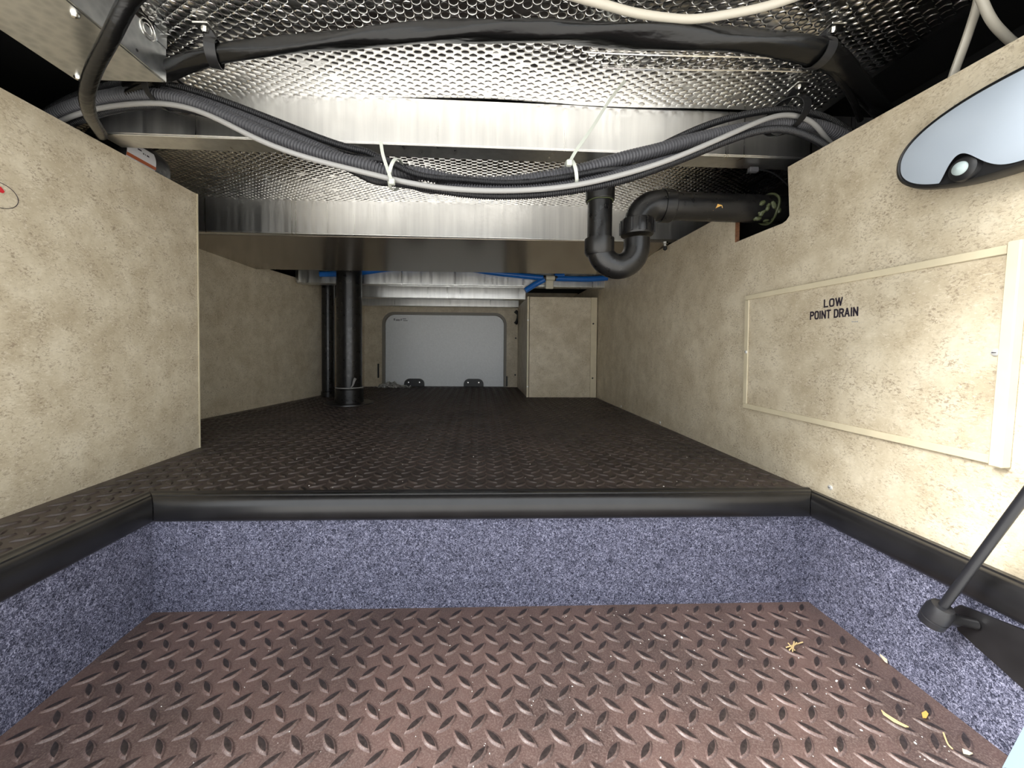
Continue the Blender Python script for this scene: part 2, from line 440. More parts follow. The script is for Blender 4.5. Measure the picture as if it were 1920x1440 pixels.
# far wall with the opposite hatch
DX0, DX1, DZ, DR = -0.600, 0.152, 0.455, 0.062
def rr(x0, x1, z0, z1, r, n=8):
    p = [(x0, z0), (x1, z0)]
    for k in range(n+1): a = PI/2*k/n; p.append((x1-r+r*math.cos(a), z1-r+r*math.sin(a)))
    for k in range(n+1): a = PI/2+PI/2*k/n; p.append((x0+r+r*math.cos(a), z1-r+r*math.sin(a)))
    return p
op = rr(DX0-0.016, DX1+0.016, 0.0, DZ+0.016, DR+0.012)
outer = [(-0.74, 0.0)]+[op[0]]+list(reversed(op[2:]))+[op[1]]+[(0.62, 0.0), (0.62, 0.60), (-0.74, 0.60)]
struct('wall_far', MB().prism(outer, 1, YF, YF+0.018), 'wall', label='beige speckled wall around the opposite hatch')
inner = rr(DX0, DX1, 0.001, DZ, DR)
door = struct('door_1', MB().prism(inner, 1, YF+0.026, YF+0.048), 'doorwhite', smooth=True, label='white hatch door with rounded top corners seen from inside')
n = len(op); v = []
o2 = rr(DX0-0.0155, DX1+0.0155, 0.0, DZ+0.0155, DR+0.012); i2 = rr(DX0-0.001, DX1+0.001, 0.0, DZ+0.001, DR)
for yy in (YF-0.002, YF+0.030):
    for q in (o2, i2):
        v += [(x, yy, z) for x, z in q[2:]+[]]
k = len(o2)-2; f = []
# order: right side bottom -> arch -> left bottom
def arch(q): return [q[1]]+q[2:]+[q[0]]
k = len(arch(o2)); v = []
for yy in (YF-0.002, YF+0.030):
    for q in (o2, i2): v += [(x, yy, z) for x, z in arch(q)]
for j in range(k-1):
    f += [(j, j+1, k+j+1, k+j), (2*k+j, 2*k+j+1, 3*k+j+1, 3*k+j), (j, j+1, 2*k+j+1, 2*k+j), (k+j, k+j+1, 3*k+j+1, 3*k+j)]
f += [(0, k, 3*k, 2*k), (k-1, 2*k-1, 4*k-1, 3*k-1)]
o = struct('door_frame', MB().add(v, f), 'seal', smooth=True, parent=door); o['label'] = 'grey rubber seal frame'
for cx in (ony(776, 720, YF)[0], ony(888, 720, YF)[0]):
    w = 0.063; q = rr(cx-w, cx+w, 0.002, 0.050, 0.034)
    h = struct('hinge', MB().prism(q, 1, YF+0.006, YF+0.0265), 'black', smooth=True, parent=door); h['label'] = 'black rounded hinge pad'
    for dx in (-0.036, 0.033):
        struct('hinge_screw', MB().lathe((cx+dx, YF+0.0065, 0.026), (0, -1, 0), [(0, 0.0058), (0.002, 0.005), (0.003, 0.0)], 10), 'steel', smooth=True, parent=h)
mk = MB()
p = ony(738, 598, YF+0.025)
for (a, b, c_, d) in ((0, 0.010, -0.010, 0.004), (0.014, 0.040, -0.012, -0.002), (0.044, 0.052, -0.010, 0.002), (0.056, 0.078, -0.002, 0.004), (0.060, 0.088, -0.012, -0.007)):
    mk.box(p[0]+a, p[0]+b, YF+0.0248, YF+0.0262, p[2]+c_, p[2]+d)
struct('printed_mark', mk, 'inkgrey', parent=door)['label'] = 'small grey printed mark'

# ------------------------------------------------------------------ foil ceilings
def wave(x, y):
    return 0.0035*math.sin(5.1*x+1.3*y+0.4)+0.002*math.sin(13*x-7*y)+0.0016*math.sin(21*y+9*x+1.0)
def foil(name, x0, x1, y0, y1, zf, label, seed, skew=0.0):
    r = random.Random(seed)
    mb = MB(); nx, ny = 90, 40
    for j in range(ny+1):
        for i in range(nx+1):
            x = x0+(x1-x0)*i/nx; y = y0+(y1-y0)*j/ny
            mb.v.append((x, y, zf+wave(x, y)))
    mb.f = [(j*(nx+1)+i, j*(nx+1)+i+1, (j+1)*(nx+1)+i+1, (j+1)*(nx+1)+i) for j in range(ny) for i in range(nx)]
    root = struct(name, mb, 'foil', smooth=True, label=label, angle=180)
    # bubbles: hexagonal lattice, close rows run in depth
    b = MB(); p = 0.0146; dx = p*math.sqrt(3)/2; seg = 12; V = []; Fc = []
    cols = int((x1-x0)/dx); rows = int((y1-y0)/p)
    for i in range(cols):
        for j in range(rows):
            cx = x0+dx*(i+0.5); cy = y0+p*(j+0.5+(0.5 if i % 2 else 0))
            if cy > y1-p*0.5: continue
            tx, ty = r.gauss(0, 0.022), r.gauss(0, 0.022); hh = 0.0011*r.uniform(0.8, 1.15)
            flat = r.random() < 0.04
            if flat: hh *= 0.25
            k = len(V); zb = zf+wave(cx, cy)
            for (rad, hz) in ((1.0, 0.0), (0.88, 0.72), (0.70, 0.97)):
                for q in range(seg):
                    a = 2*PI*q/seg
                    # rounded hexagon
                    hexr = 1.0/max(abs(math.cos(a-PI/3*round(a/(PI/3)))), 0.5)
                    R = p*0.485*rad*(0.5+0.5*min(hexr, 1.12))
                    ox, oy = R*math.cos(a), R*math.sin(a)
                    V.append((cx+ox, cy+oy, zb+0.0002-hh*hz+tx*ox*hz+ty*oy*hz))
            V.append((cx, cy, zb-hh))
            for rr_ in range(2):
                for q in range(seg):
                    q2 = (q+1) % seg
                    Fc.append((k+rr_*seg+q, k+(rr_+1)*seg+q, k+(rr_+1)*seg+q2, k+rr_*seg+q2))
            for q in range(seg): Fc.append((k+2*seg+q, k+3*seg, k+2*seg+(q+1) % seg))
    me = bpy.data.meshes.new('foil_bubbles'); me.from_pydata(V, [], Fc); me.shade_smooth(); me.materials.append(M['foil'])
    o = bpy.data.objects.new('foil_bubbles', me); COL.objects.link(o); o.parent = root; o['kind'] = 'stuff'
    o['label'] = 'rows of small round bubbles in the foil'
    return root
f1 = foil('ceiling', -0.64, 0.66, Y0+0.01, 0.735, FOIL, 'silver bubble foil insulation overhead near the hatch', 1)
f2 = foil('ceiling_rear', -1.06, 0.80, 0.765, 1.20, 0.690, 'silver bubble foil insulation between the two front beams', 2)
# folded crease lines across the foil
for (a, b) in (((1100, 103), (1530, 112)), ((1130, 130), (1520, 136))):
    A = onz(a[0], a[1], FOIL-0.004); B = onz(b[0], b[1], FOIL-0.004)
    P = np.linspace(A, B, 24); P[:, 2] = [FOIL+wave(x, y)-0.0022 for x, y, z in P]
    struct('foil_crease', MB().sweep(P, [(0.0010, 0), (0, 0.0014), (-0.0010, 0), (0, -0.0014)]), 'foil', smooth=True, parent=f1)

# glossy flat panel behind the second beam
mb = MB(); v = []
for y, z in ((1.19, 0.585), (1.565, 0.557)):
    for x in (-1.06, 0.80):
        v += [(x, y, z), (x, y, z+0.010)]
mb.add(v, [(0, 2, 6, 4), (1, 5, 7, 3), (0, 1, 3, 2), (4, 6, 7, 5), (0, 4, 5, 1), (2, 3, 7, 6)])
struct('ceiling_panel', mb, 'gloss', label='glossy brownish flat panel overhead behind the second beam')
struct('ceiling_back', MB().box(-1.06, 0.62, 1.58, 2.46, 0.645, 0.665), 'alu', label='plain metal ceiling at the far end')

def beam(label, xa, xb, ya, yb, z0, z1, dep, t=0.003, lip=0.0):
    """aluminium tube from (xa,ya) to (xb,yb); separate web face, flange and lip"""
    A = np.array((xa, ya)); B = np.array((xb, yb)); T = (B-A)/np.linalg.norm(B-A); N = np.array((-T[1], T[0]))
    ob = thing('ceiling_beam', label, 'beam', (*(A+B)/2, z0), 'aluminium beams across the compartment')
    def bx(n0, n1, za, zb, bev=0.0012):
        mb = MB().box(0, float(np.linalg.norm(B-A)), n0, n1, za, zb, bev)
        mb.v = [(*(A+T*x+N*y), z) for x, y, z in mb.v]; return mb
    part(ob, 'body', bx(0, dep, z0+t, z1), 'alu', smooth=False)
    part(ob, 'flange', bx(-lip, dep+0.002, z0, z0+t), 'alu', smooth=False)
    return ob
beam('wide bright aluminium beam under the hose bundle', -0.690, 0.82, 0.7195, 0.748, 0.629, 0.7165, 0.045)
beam('aluminium beam in front of the glossy flat panel', -1.06, 0.82, 1.160, 1.196, 0.586, 0.700, 0.030)
beam('aluminium beam carrying the blue water tubes', -0.842, 0.75, 1.784, 1.809, 0.540, 0.640, 0.050)
beam('aluminium beam in front of the opposite hatch, between two others', -0.795, 0.236, 1.975, 1.99, 0.503, 0.640, 0.045)
beam('aluminium beam against the far wall above the opposite hatch', -0.725, 0.236, 2.33, 2.345, 0.500, 0.640, 0.040)

# ------------------------------------------------------------------ box chase on the right
ch = thing('pipe_chase', 'beige speckled boxed-in corner beside the opposite hatch', 'boxed panel', (0.41, 1.92, 0.0))
part(ch, 'front_panel', MB().box(0.2485, XR-0.022, 1.915, 1.925, 0.001, 0.507), 'wall', smooth=False)
part(ch, 'side_panel', MB().box(0.238, 0.248, 1.926, YF-0.003, 0.001, 0.507), 'wall', smooth=False)
part(ch, 'corner_strip', MB().box(0.2355, 0.2445, 1.912, 1.9148, 0.001, 0.509, 0.0008), 'beige', smooth=False)
tr = part(ch, 'edge_strip', MB().box(XR-0.034, XR-0.003, 1.908, 1.9145, 0.001, 0.507, 0.001), 'beige', smooth=False)
for z in (0.10, 0.375):
    part(ch, 'strip_screw', MB().lathe((XR-0.022, 1.908, z), (0, -1, 0), [(0, 0.0045), (0.0015, 0.0040), (0.0022, 0)], 10), 'black', sub=tr)
for z in (0.055, 0.39):
    part(ch, 'strip_screw', MB().lathe((0.240, 1.9118, z), (0, -1, 0), [(0, 0.0040), (0.0015, 0.0034), (0.0022, 0)], 10), 'screw')
# dark latch and screws on the far right post
lt = thing('cable_snap', 'short black latch strap on the post beside the opposite hatch', 'latch', (0.205, YF-0.012, 0.36))
part(lt, 'strap', MB().tube(spline([ony(966, 583, YF-0.01), ony(972, 590, YF-0.01), ony(970, 602, YF-0.01), ony(966, 607, YF-0.01)], 0.006), 0.011, 8), 'black')
part(lt, 'cord', MB().tube(spline([ony(971, 600, YF-0.008), ony(976, 615, YF-0.008), ony(977, 640, YF-0.008)], 0.01), 0.003, 6), 'black')
for (px, py, lab) in ((967, 634, 'dark screw in the post beside the opposite hatch, close under the latch strap'), (966, 703, 'dark screw low in the post beside the opposite hatch, near the floor')):
    q = ony(px, py, YF)
    solo('dark_screw', MB().lathe((q[0], YF, q[2]), (0, -1, 0), [(0, 0.0055), (0.002, 0.0045), (0.003, 0)], 10), 'black', lab, 'screw', 'dark screws beside the opposite hatch')
q = ony(710, 695, YF)
solo('black_bumper', MB().box(q[0]-0.006, q[0]+0.004, YF-0.008, YF-0.0005, 0.055, 0.145, 0.002), 'black', 'thin upright black bumper left of the opposite hatch door', 'bumper', smooth=False)
q = ony(950, 715, YF)
solo('black_bumper', MB().box(q[0]-0.004, q[0]+0.005, YF-0.008, YF-0.0005, 0.004, 0.070, 0.002), 'black', 'thin upright black bumper right of the opposite hatch door', 'bumper', smooth=False)

# ------------------------------------------------------------------ access panel LOW POINT DRAIN
YA, YB, ZA, ZB = 0.404, 0.828, 0.121, 0.369
ap = thing('access_panel', 'beige access panel lettered low point drain with cream edging', 'access panel', (XR, (YA+YB)/2, ZA))
part(ap, 'board', MB().box(XR-0.004, XR-0.0002, YA+0.004, YB-0.002, ZA+0.002, ZB-0.002), 'wall', smooth=False)
part(ap, 'edging', MB().box(XR-0.0062, XR-0.0042, YA+0.004, YB-0.001, ZB-0.010, ZB, 0.0006), 'beige', smooth=False)
part(ap, 'edging', MB().box(XR-0.0062, XR-0.0042, YA+0.010, YB-0.001, ZA, ZA+0.010, 0.0006), 'beige', smooth=False)
part(ap, 'edging', MB().box(XR-0.0062, XR-0.0042, YB-0.012, YB, ZA+0.0105, ZB-0.0105, 0.0006), 'beige', smooth=False)
eb = MB().box(XR-0.0125, XR-0.0004, YA-0.006, YA+0.0055, ZA-0.001, ZB+0.002, 0.0012); eb.v = [(x, y-0.009*(z-ZA)/(ZB-ZA)+0.003, z) for x, y, z in eb.v]
part(ap, 'edging', eb, 'beige', smooth=False)
for (px, py, r) in ((1399, 660, 0.0032), (1864, 661, 0.0036)):
    q = onx(px, py, XR-0.006)
    x_ = XR-0.0062 if px < 1500 else XR-0.004
    s_ = part(ap, 'panel_screw', MB().lathe((x_, q[1], q[2]), (-1, 0, 0), [(0, r*1.2), (0.0012, r*1.1), (0.0022, r*0.5), (0.0024, 0)], 14), 'screw')
    part(ap, 'screw_slot', MB().box(x_-0.0027, x_-0.0020, q[1]-r*0.5, q[1]+r*0.5, q[2]-0.0004, q[2]+0.0004), 'ink', smooth=False, sub=s_)
GLY = {   # condensed sans strokes on a unit cell
    'L': [[(0, 1), (0, 0), (1, 0)]], 'I': [[(0.5, 0), (0.5, 1)]], 'T': [[(0, 1), (1, 1)], [(0.5, 1), (0.5, 0)]],
    'N': [[(0, 0), (0, 1), (1, 0), (1, 1)]], 'W': [[(0, 1), (0.25, 0), (0.5, 1), (0.75, 0), (1, 1)]], 'A': [[(0, 0), (0.5, 1), (1, 0)], [(0.2, 0.33), (0.8, 0.33)]],
    'O': [[(0.5+0.5*math.copysign(abs(math.cos(a))**0.6, math.cos(a)), 0.5+0.5*math.copysign(abs(math.sin(a))**0.6, math.sin(a))) for a in np.linspace(0.01, 2*PI+0.01, 25)]],
    'P': [[(0, 0), (0, 1), (0.6, 1), (0.92, 0.92), (1, 0.76), (0.92, 0.6), (0.6, 0.5), (0, 0.5)]],
    'R': [[(0, 0), (0, 1), (0.6, 1), (0.92, 0.92), (1, 0.76), (0.92, 0.6), (0.6, 0.52), (0, 0.52)], [(0.6, 0.52), (1, 0)]],
    'D': [[(0, 0), (0, 1), (0.55, 1), (0.9, 0.88), (1, 0.5), (0.9, 0.12), (0.55, 0), (0, 0)]]}
GW = {'W': 1.45, 'I': 0.22, 'L': 0.85, 'A': 1.1}
def lettering(txt, yl, yr, zb, h):
    """strokes as thin raised ribbons on the board; reading direction runs toward the hatch (-y)"""
    tot = sum((GW.get(ch, 1.0)+0.5) if ch != ' ' else 0.75 for ch in txt)-0.5
    u = (yl-yr)/tot; cur = 0.0; wd = 0.0026; mb = MB(); k = 0
    for ch in txt:
        if ch == ' ': cur += 0.75; continue
        w = GW.get(ch, 1.0)
        for st in GLY[ch]:
            P = [(yl-(cur+p[0]*w)*u, zb+wd/2+p[1]*(h-wd)) for p in st]
            for (a, b) in zip(P[:-1], P[1:]):
                k += 1; d = np.array(b)-np.array(a); d /= np.linalg.norm(d); n_ = np.array((-d[1], d[0]))*wd/2
                q = [np.array(a)-d*wd*0.42+n_, np.array(b)+d*wd*0.42+n_, np.array(b)+d*wd*0.42-n_, np.array(a)-d*wd*0.42-n_]
                x = XR-0.0044-0.000012*(k % 5)
                mb.add([(x, p[0], p[1]) for p in q], [(0, 1, 2, 3)])
        cur += w+0.5
    o = part(ap, 'lettering', mb, 'ink', smooth=False, label='dark lettering reading '+txt)
a_, b_ = onx(1546, 577, XR-0.004), onx(1579, 577, XR-0.004); lettering('LOW', a_[1], b_[1], a_[2], 0.0142)
a_, b_ = onx(1520, 600, XR-0.004), onx(1608, 597, XR-0.004); lettering('POINT DRAIN', a_[1], b_[1], a_[2], 0.0148)
mk = MB()
for (x0_, x1_) in ((1597, 1601), (1602, 1605), (1606, 1609)):
    p0, p1 = onx(x0_, 604, XR-0.004), onx(x1_, 602, XR-0.004)
    mk.box(XR-0.0044, XR-0.00405, min(p0[1], p1[1]), max(p0[1], p1[1]), p0[2], p0[2]+0.0012)
part(ap, 'fine_print', mk, 'inkgrey', smooth=False)

# screws of the right panel
for (px, py, lab) in ((1238, 793, 'small white screw low on the right panel, middle one of three'), (1165, 765, 'small white screw low on the right panel, closest to the boxed-in corner'), (1557, 914, 'small white screw low on the right panel, below the access panel')):
    q = onx(px, py, XR); z = max(q[2], 0.009)
    e = thing('panel_screw', lab, 'screw', (XR, q[1], z), 'screws along the foot of the right panel')
    part(e, 'head', MB().lathe((XR, q[1], z), (-1, 0, 0), [(0, 0.0042), (0.0012, 0.0038), (0.0022, 0.0018), (0.0024, 0)], 14), 'screw')
    part(e, 'slot', MB().box(XR-0.0027, XR-0.0020, q[1]-0.002, q[1]+0.002, z-0.0004, z+0.0004), 'ink', smooth=False)
q = onz(565, 738, 0.012)
solo('panel_screw', MB().lathe((q[0]+0.010, q[1], 0.014), (0.98, -0.2, 0), [(-0.012, 0.007), (-0.008, 0.0065), (-0.005, 0)], 12), 'steel', 'bright screw at the foot of the rear left panel', 'screw')

# bolt hanging under the second beam by the right panel
q = onx(1250, 462, XR-0.006)
bt = thing('hex_bolt', 'bright bolt with dark tip under the beam at the right panel', 'bolt', (q[0]-0.008, 1.185, 0.560))
part(bt, 'head', MB().lathe((q[0]-0.008, 1.185, 0.586), (0, 0, -1), [(0, 0.008), (0.006, 0.008), (0.007, 0.005), (0.014, 0.005)], 6), 'steel', angle=20)
part(bt, 'tip', MB().lathe((q[0]-0.008, 1.185, 0.572), (0, 0, -1), [(0, 0.006), (0.010, 0.006), (0.014, 0)], 10), 'black')

# ------------------------------------------------------------------ oval light
XS = XR
cy, cz = 0.388, 0.4965; ay, az = 0.118, 0.052
lf = thing('wall_light', 'oval black surface light with pale frosted lens on the right panel', 'light', (XS, cy, cz-az))
def ell(k, x, n=64, pw=2.25):
    o = []
    for j in range(n):
        a = 2*PI*j/n; c_, s_ = math.cos(a), math.sin(a)
        o.append((x, cy+ay*k*math.copysign(abs(c_)**(2/pw), c_), cz+az*k*math.copysign(abs(s_)**(2/pw), s_)))
    return o
def ellstack(levels, cap=True):
    mb = MB(); v = []
    for k, x in levels: v += ell(k, x)
    n = 64; f = [(i*n+j, i*n+(j+1) % n, (i+1)*n+(j+1) % n, (i+1)*n+j) for i in range(len(levels)-1) for j in range(n)]
    f.append(tuple(range((len(levels)-1)*n, len(levels)*n))); f.append(tuple(range(n)))
    return mb.add(v, f)
part(lf, 'housing', ellstack([(0.93, XS-0.0002), (1.0, XS-0.006), (1.02, XS-0.020), (1.0, XS-0.027), (0.965, XS-0.0295), (0.955, XS-0.0275)]), 'black', angle=30)
# lens: slightly domed, lower edge steps up around the sensor
mb = MB(); n = 288; cyS, czS = onx(1808, 316, XS-0.03)[1:3]; pw = 2.25
NY, NZ = 140, 26; v = []
for i in range(NY+1):
    u = -math.cos(PI*i/NY)*0.9995; y = cy+ay*0.945*u
    hz_ = az*0.915*(1-abs(u)**pw)**(1/pw)
    g = czS+0.0165-0.030*(1-math.exp(-((y-cyS)/0.020)**2*0.9))
    zb_, zt_ = max(cz-hz_, g), cz+hz_
    for k in range(NZ+1):
        z = zb_+(zt_-zb_)*(0.5-0.5*math.cos(PI*k/NZ))
        r_ = min(1.0, (abs(u)**pw+abs((z-cz)/(az*0.915))**pw)**(1/pw))
        v.append((XS-0.0285-0.0095*(1-r_**2.6), y, z))
f = [(i*(NZ+1)+k, i*(NZ+1)+k+1, (i+1)*(NZ+1)+k+1, (i+1)*(NZ+1)+k) for i in range(NY) for k in range(NZ)]
mb.add(v, f); part(lf, 'lens', mb, 'lens', angle=60, label='pale blue frosted lens')
sb = part(lf, 'sensor_housing', MB().lathe((XS-0.0275, cyS, czS), (-1, 0, 0), [(0, 0.0150), (0.005, 0.0135), (0.0075, 0.010), (0.008, 0)], 28), 'black')
part(lf, 'sensor', MB().lathe((XS-0.0345, cyS, czS), (-1, 0, 0), [(0, 0.0078), (0.002, 0.0074), (0.004, 0.0050), (0.005, 0)], 24), 'sensor', sub=sb, label='round pale motion sensor')

# ------------------------------------------------------------------ P-trap
YT = 0.810
def T(px, py): return ony(px, py, YT)
xt, xr_ = T(1124, 440)[0], T(1194, 440)[0]; rp = 0.0256
zc = 0.472; Rb = (xr_-xt)/2
tr = thing('drain_trap', 'black plastic p-trap drain pipe hanging below the ceiling', 'drain pipe', (xt+Rb, YT, 0.40))
part(tr, 'tailpiece', MB().lathe((xt, YT, 0.690), (0, 0, -1), [(0, rp), (0.690-zc-0.004, rp)], 28), 'abs')
zt = T(1124, 378)[2]
part(tr, 'coupling', MB().lathe((xt, YT, 0.690), (0, 0, -1), [(0, rp+0.0005), (0.001, rp+0.0045), (0.690-zt-0.002, rp+0.0045), (0.690-zt, rp+0.003), (0.690-zt, rp+0.0003)], 28), 'abs')
part(tr, 'glue_ring', MB().tube(np.array([(xt+(rp+0.0012)*math.cos(a), YT+(rp+0.0012)*math.sin(a), zt-0.001+0.0006*math.sin(5*a)) for a in np.linspace(0, 2*PI, 37)]), 0.0012, 6), 'caulk')
part(tr, 'bend_hub', MB().lathe((xt, YT, zc+0.012), (0, 0, -1), [(0, rp+0.0005), (0.001, rp+0.005), (0.030, rp+0.005), (0.036, rp+0.001)], 28), 'abs')
arcp = [(xt, YT, zc+0.004)]+[(xt+Rb-Rb*math.cos(a), YT, zc-Rb*1.05*math.sin(a)-0.004) for a in np.linspace(0, PI, 22)]+[(xr_, YT, zc+0.012)]
part(tr, 'bend', MB().tube(np.array(arcp), rp+0.0012, 28, up=(0, 1, 0)), 'abs')
zn0 = T(1190, 442)[2]; zn1 = T(1190, 412)[2]
nut = MB(); seg = 48
prof = [(0, rp+0.002), (0.0005, rp+0.007), (0.006, rp+0.0085), (zn1-zn0-0.006, rp+0.0085), (zn1-zn0, rp+0.006), (zn1-zn0+0.0005, rp)]
nut.lathe((xr_, YT, zn0), (0, 0, 1), prof, seg)
nu = part(tr, 'union_nut', nut, 'abs', angle=30)
for k in range(14):
    a = 2*PI*k/14; R = rp+0.0088; c_, s_ = math.cos(a), math.sin(a)
    mbk = MB().box(-0.0016, 0.0016, -0.0018, 0.0018, zn0+0.004, zn1-0.004)
    mbk.v = [(xr_+c_*(R+x)-s_*y, YT+s_*(R+x)+c_*y, z) for x, y, z in mbk.v]
    part(tr, 'grip_rib', mbk, 'abs', smooth=False, sub=nu)
za = T(1300, 387)[2]; ra = 0.0290; Re = 0.043
el = [(xr_, YT, zn1-0.004)]+[(xr_+Re-Re*math.cos(a), YT, za-Re+Re*math.sin(a)) for a in np.linspace(0, PI/2, 14)]+[(xr_+Re+0.018, YT, za)]
nE = len(el)
part(tr, 'elbow', MB().tube(np.array(el), lambda i: rp+0.001+(ra-rp+0.002)*min(1, i/(nE-1)*1.1), 28, up=(0, 1, 0)), 'abs')
xh = T(1238, 385)[0]
part(tr, 'elbow_hub', MB().lathe((xh, YT, za), (1, 0, 0), [(0, ra+0.0005), (0.001, ra+0.0055), (0.022, ra+0.0055), (0.0235, ra+0.004), (0.0235, ra)], 28), 'abs')
part(tr, 'arm', MB().lathe((xh+0.005, YT, za), (1, 0, -0.012), [(0, ra), (0.40, ra)], 28), 'abs')
xg = T(1440, 390)[0]
gm = MB(); gm.tube(np.array([(xg+0.002*math.sin(3*a), YT+(ra+0.002)*math.cos(a), za-0.003+(ra+0.002)*math.sin(a)) for a in np.linspace(0, 2*PI, 40)]), 0.0024, 8)
part(tr, 'caulk_bead', gm, 'caulk', label='dried green caulk bead')
lump = MB(); rl = random.Random(3)
for k in range(18):
    px, py = 1408+rl.uniform(0, 34), 392+rl.uniform(-2, 24)
    q = T(px, py); dz = q[2]-za; yy = YT-math.sqrt(max(ra*ra-dz*dz, 0))
    rr0 = rl.uniform(0.0030, 0.0055); dd = np.array((rl.uniform(-1, 1), 0, rl.uniform(-0.7, 0.7))); dd /= np.linalg.norm(dd)
    lump.lathe(np.array((q[0], yy, q[2]))-dd*rr0*1.4, dd, [(0, 0), (rr0*0.3, rr0*0.7), (rr0*1.2, rr0), (rr0*2.2, rr0*0.8), (rr0*2.8, 0)], 9)
part(tr, 'caulk_drips', lump, 'caulk', label='lumpy green caulk smears')
def on_arm(px, py):
    q = T(px, py); dz = max(-ra, min(ra, q[2]-za)); return np.array((q[0], YT-math.sqrt(ra*ra-dz*dz)-0.0006, q[2]))
gl = MB(); pts = [on_arm(p[0], p[1]-8) for p in ((1330, 400), (1338, 402), (1340, 406), (1334, 413), (1325, 416), (1317, 415), (1324, 410), (1328, 406))]
gl.add([p for p in pts]+[p+np.array((0, 0.0010, 0)) for p in pts], [tuple(range(8)), tuple(range(15, 7, -1))]+[(i, i+8, (i+1) % 8+8, (i+1) % 8) for i in range(8)])
part(tr, 'glue_flake', gl, 'gluey', smooth=False, label='amber dried glue flake')
ct = thing('clipped_wire', 'thin dark wire clipped under the beam above the drain pipe', 'wire', ony(1410, 320, 0.775))
part(ct, 'clip', MB().box(*(lambda a, b: (a[0], b[0], 0.770, 0.780, b[2]-0.006, b[2]+0.004))(ony(1404, 318, 0.775), ony(1420, 318, 0.775)), 0.001), 'loom', smooth=False)
part(ct, 'wire', MB().tube(spline([ony(1400, 325, 0.775), ony(1420, 318, 0.775), ony(1450, 325, 0.79), ony(1475, 345, 0.80), ony(1500, 370, 0.82)], 0.006), 0.0014, 6), 'black')

# ------------------------------------------------------------------ vent pipes
pp = thing('vent_pipe', 'thick black plastic vent pipe standing on a floor flange', 'pipe', (-0.575, 1.70, 0.0))
part(pp, 'pipe', MB().lathe((-0.575, 1.70, 0.004), (0, 0, 1), [(0, 0.0535), (0.640, 0.0535)], 32), 'abs')
part(pp, 'socket', MB().lathe((-0.575, 1.70, 0.004), (0, 0, 1), [(0, 0.060), (0.060, 0.060), (0.063, 0.0565), (0.063, 0.0538)], 32), 'abs')
part(pp, 'floor_flange', MB().lathe((-0.575, 1.70, 0.0005), (0, 0, 1), [(0, 0.105), (0.0045, 0.104), (0.006, 0.098), (0.0065, 0.0605)], 36), 'vinyl')
tie = part(pp, 'wire_tie', MB().tube(np.array([(-0.575+0.0575*math.cos(a), 1.70+0.0575*math.sin(a), 0.072) for a in np.linspace(0, 2*PI, 49)]), 0.0024, 6), 'greycable', label='pale wire tie')
part(pp, 'tie_tail', MB().tube(spline([(-0.555, 1.643, 0.073), (-0.540, 1.636, 0.085), (-0.533, 1.634, 0.105), (-0.527, 1.632, 0.115)], 0.005), lambda i: 0.002+0.0004*i, 6), 'greycable', sub=tie)
p2 = thing('vent_pipe', 'slim black plastic pipe behind the thick vent pipe', 'pipe', (-0.755, 1.93, 0.0))
part(p2, 'pipe', MB().lathe((-0.757, 1.93, 0.001), (0, 0, 1), [(0, 0.030), (0.640, 0.030)], 24), 'abs')
part(p2, 'collar', MB().lathe((-0.757, 1.93, 0.0005), (0, 0, 1), [(0, 0.034), (0.025, 0.034), (0.027, 0.0305)], 24), 'abs')

# ------------------------------------------------------------------ blue water tubes
YP = 1.7675
def tube_thing(label, pts, r=0.0130):
    P = spline([ony(a, b, c) for a, b, c in pts], 0.012)
    return solo('water_tube', MB().tube(P, r, 14), 'pex', label, 'tube', 'blue water tubes')
tube_thing('blue plastic water tube crossing behind the thick vent pipe', [(600, 514, YP), (640, 513, YP), (690, 509, YP), (740, 503, YP), (840, 500, YP), (930, 512, YP), (1018, 521, YP)])
tube_thing('blue plastic water tube running from the cream tee to the right panel', [(1042, 522, YP), (1100, 523, YP), (1150, 520, YP), (1182, 515, YP)])
tube_thing('blue plastic water tube slanting down from the cream tee to the boxed-in corner', [(1021, 524, YP-0.004), (1004, 533, YP), (985, 545, YP-0.004)])
te = thing('tee_fitting', 'cream plastic tee fitting joining the blue water tubes', 'pipe fitting', ony(1030, 535, YP))
part(te, 'run', MB().tube(np.linspace(ony(1019, 521, YP), ony(1044, 522, YP), 4), 0.0120, 14), 'cream')
part(te, 'strap', MB().box(*(lambda a, b: (a[0], b[0], YP+0.004, YP+0.0165, b[2], a[2]))(ony(1024, 517, YP), ony(1038, 541, YP)), 0.002), 'cream', smooth=False)
for px in (1021, 1042): part(te, 'crimp_ring', MB().tube(np.linspace(ony(px-2.4, 521.5, YP), ony(px+2.4, 521.5, YP), 3), 0.0135, 14), 'copper')
q0, q1 = ony(1040, 517, YP), ony(1058, 516, YP)
part(te, 'branch', MB().tube(np.linspace(q0, q1, 3), 0.010, 12), 'pex')
solo('beam_bracket', MB().box(*(lambda a, b: (a[0], b[0], 1.772, 1.7815, b[2], a[2]))(ony(553, 503, 1.768), ony(559, 526, 1.768)), 0.001), 'steel', 'small bright metal bracket on the beam above the rear left panel', 'bracket', smooth=False)

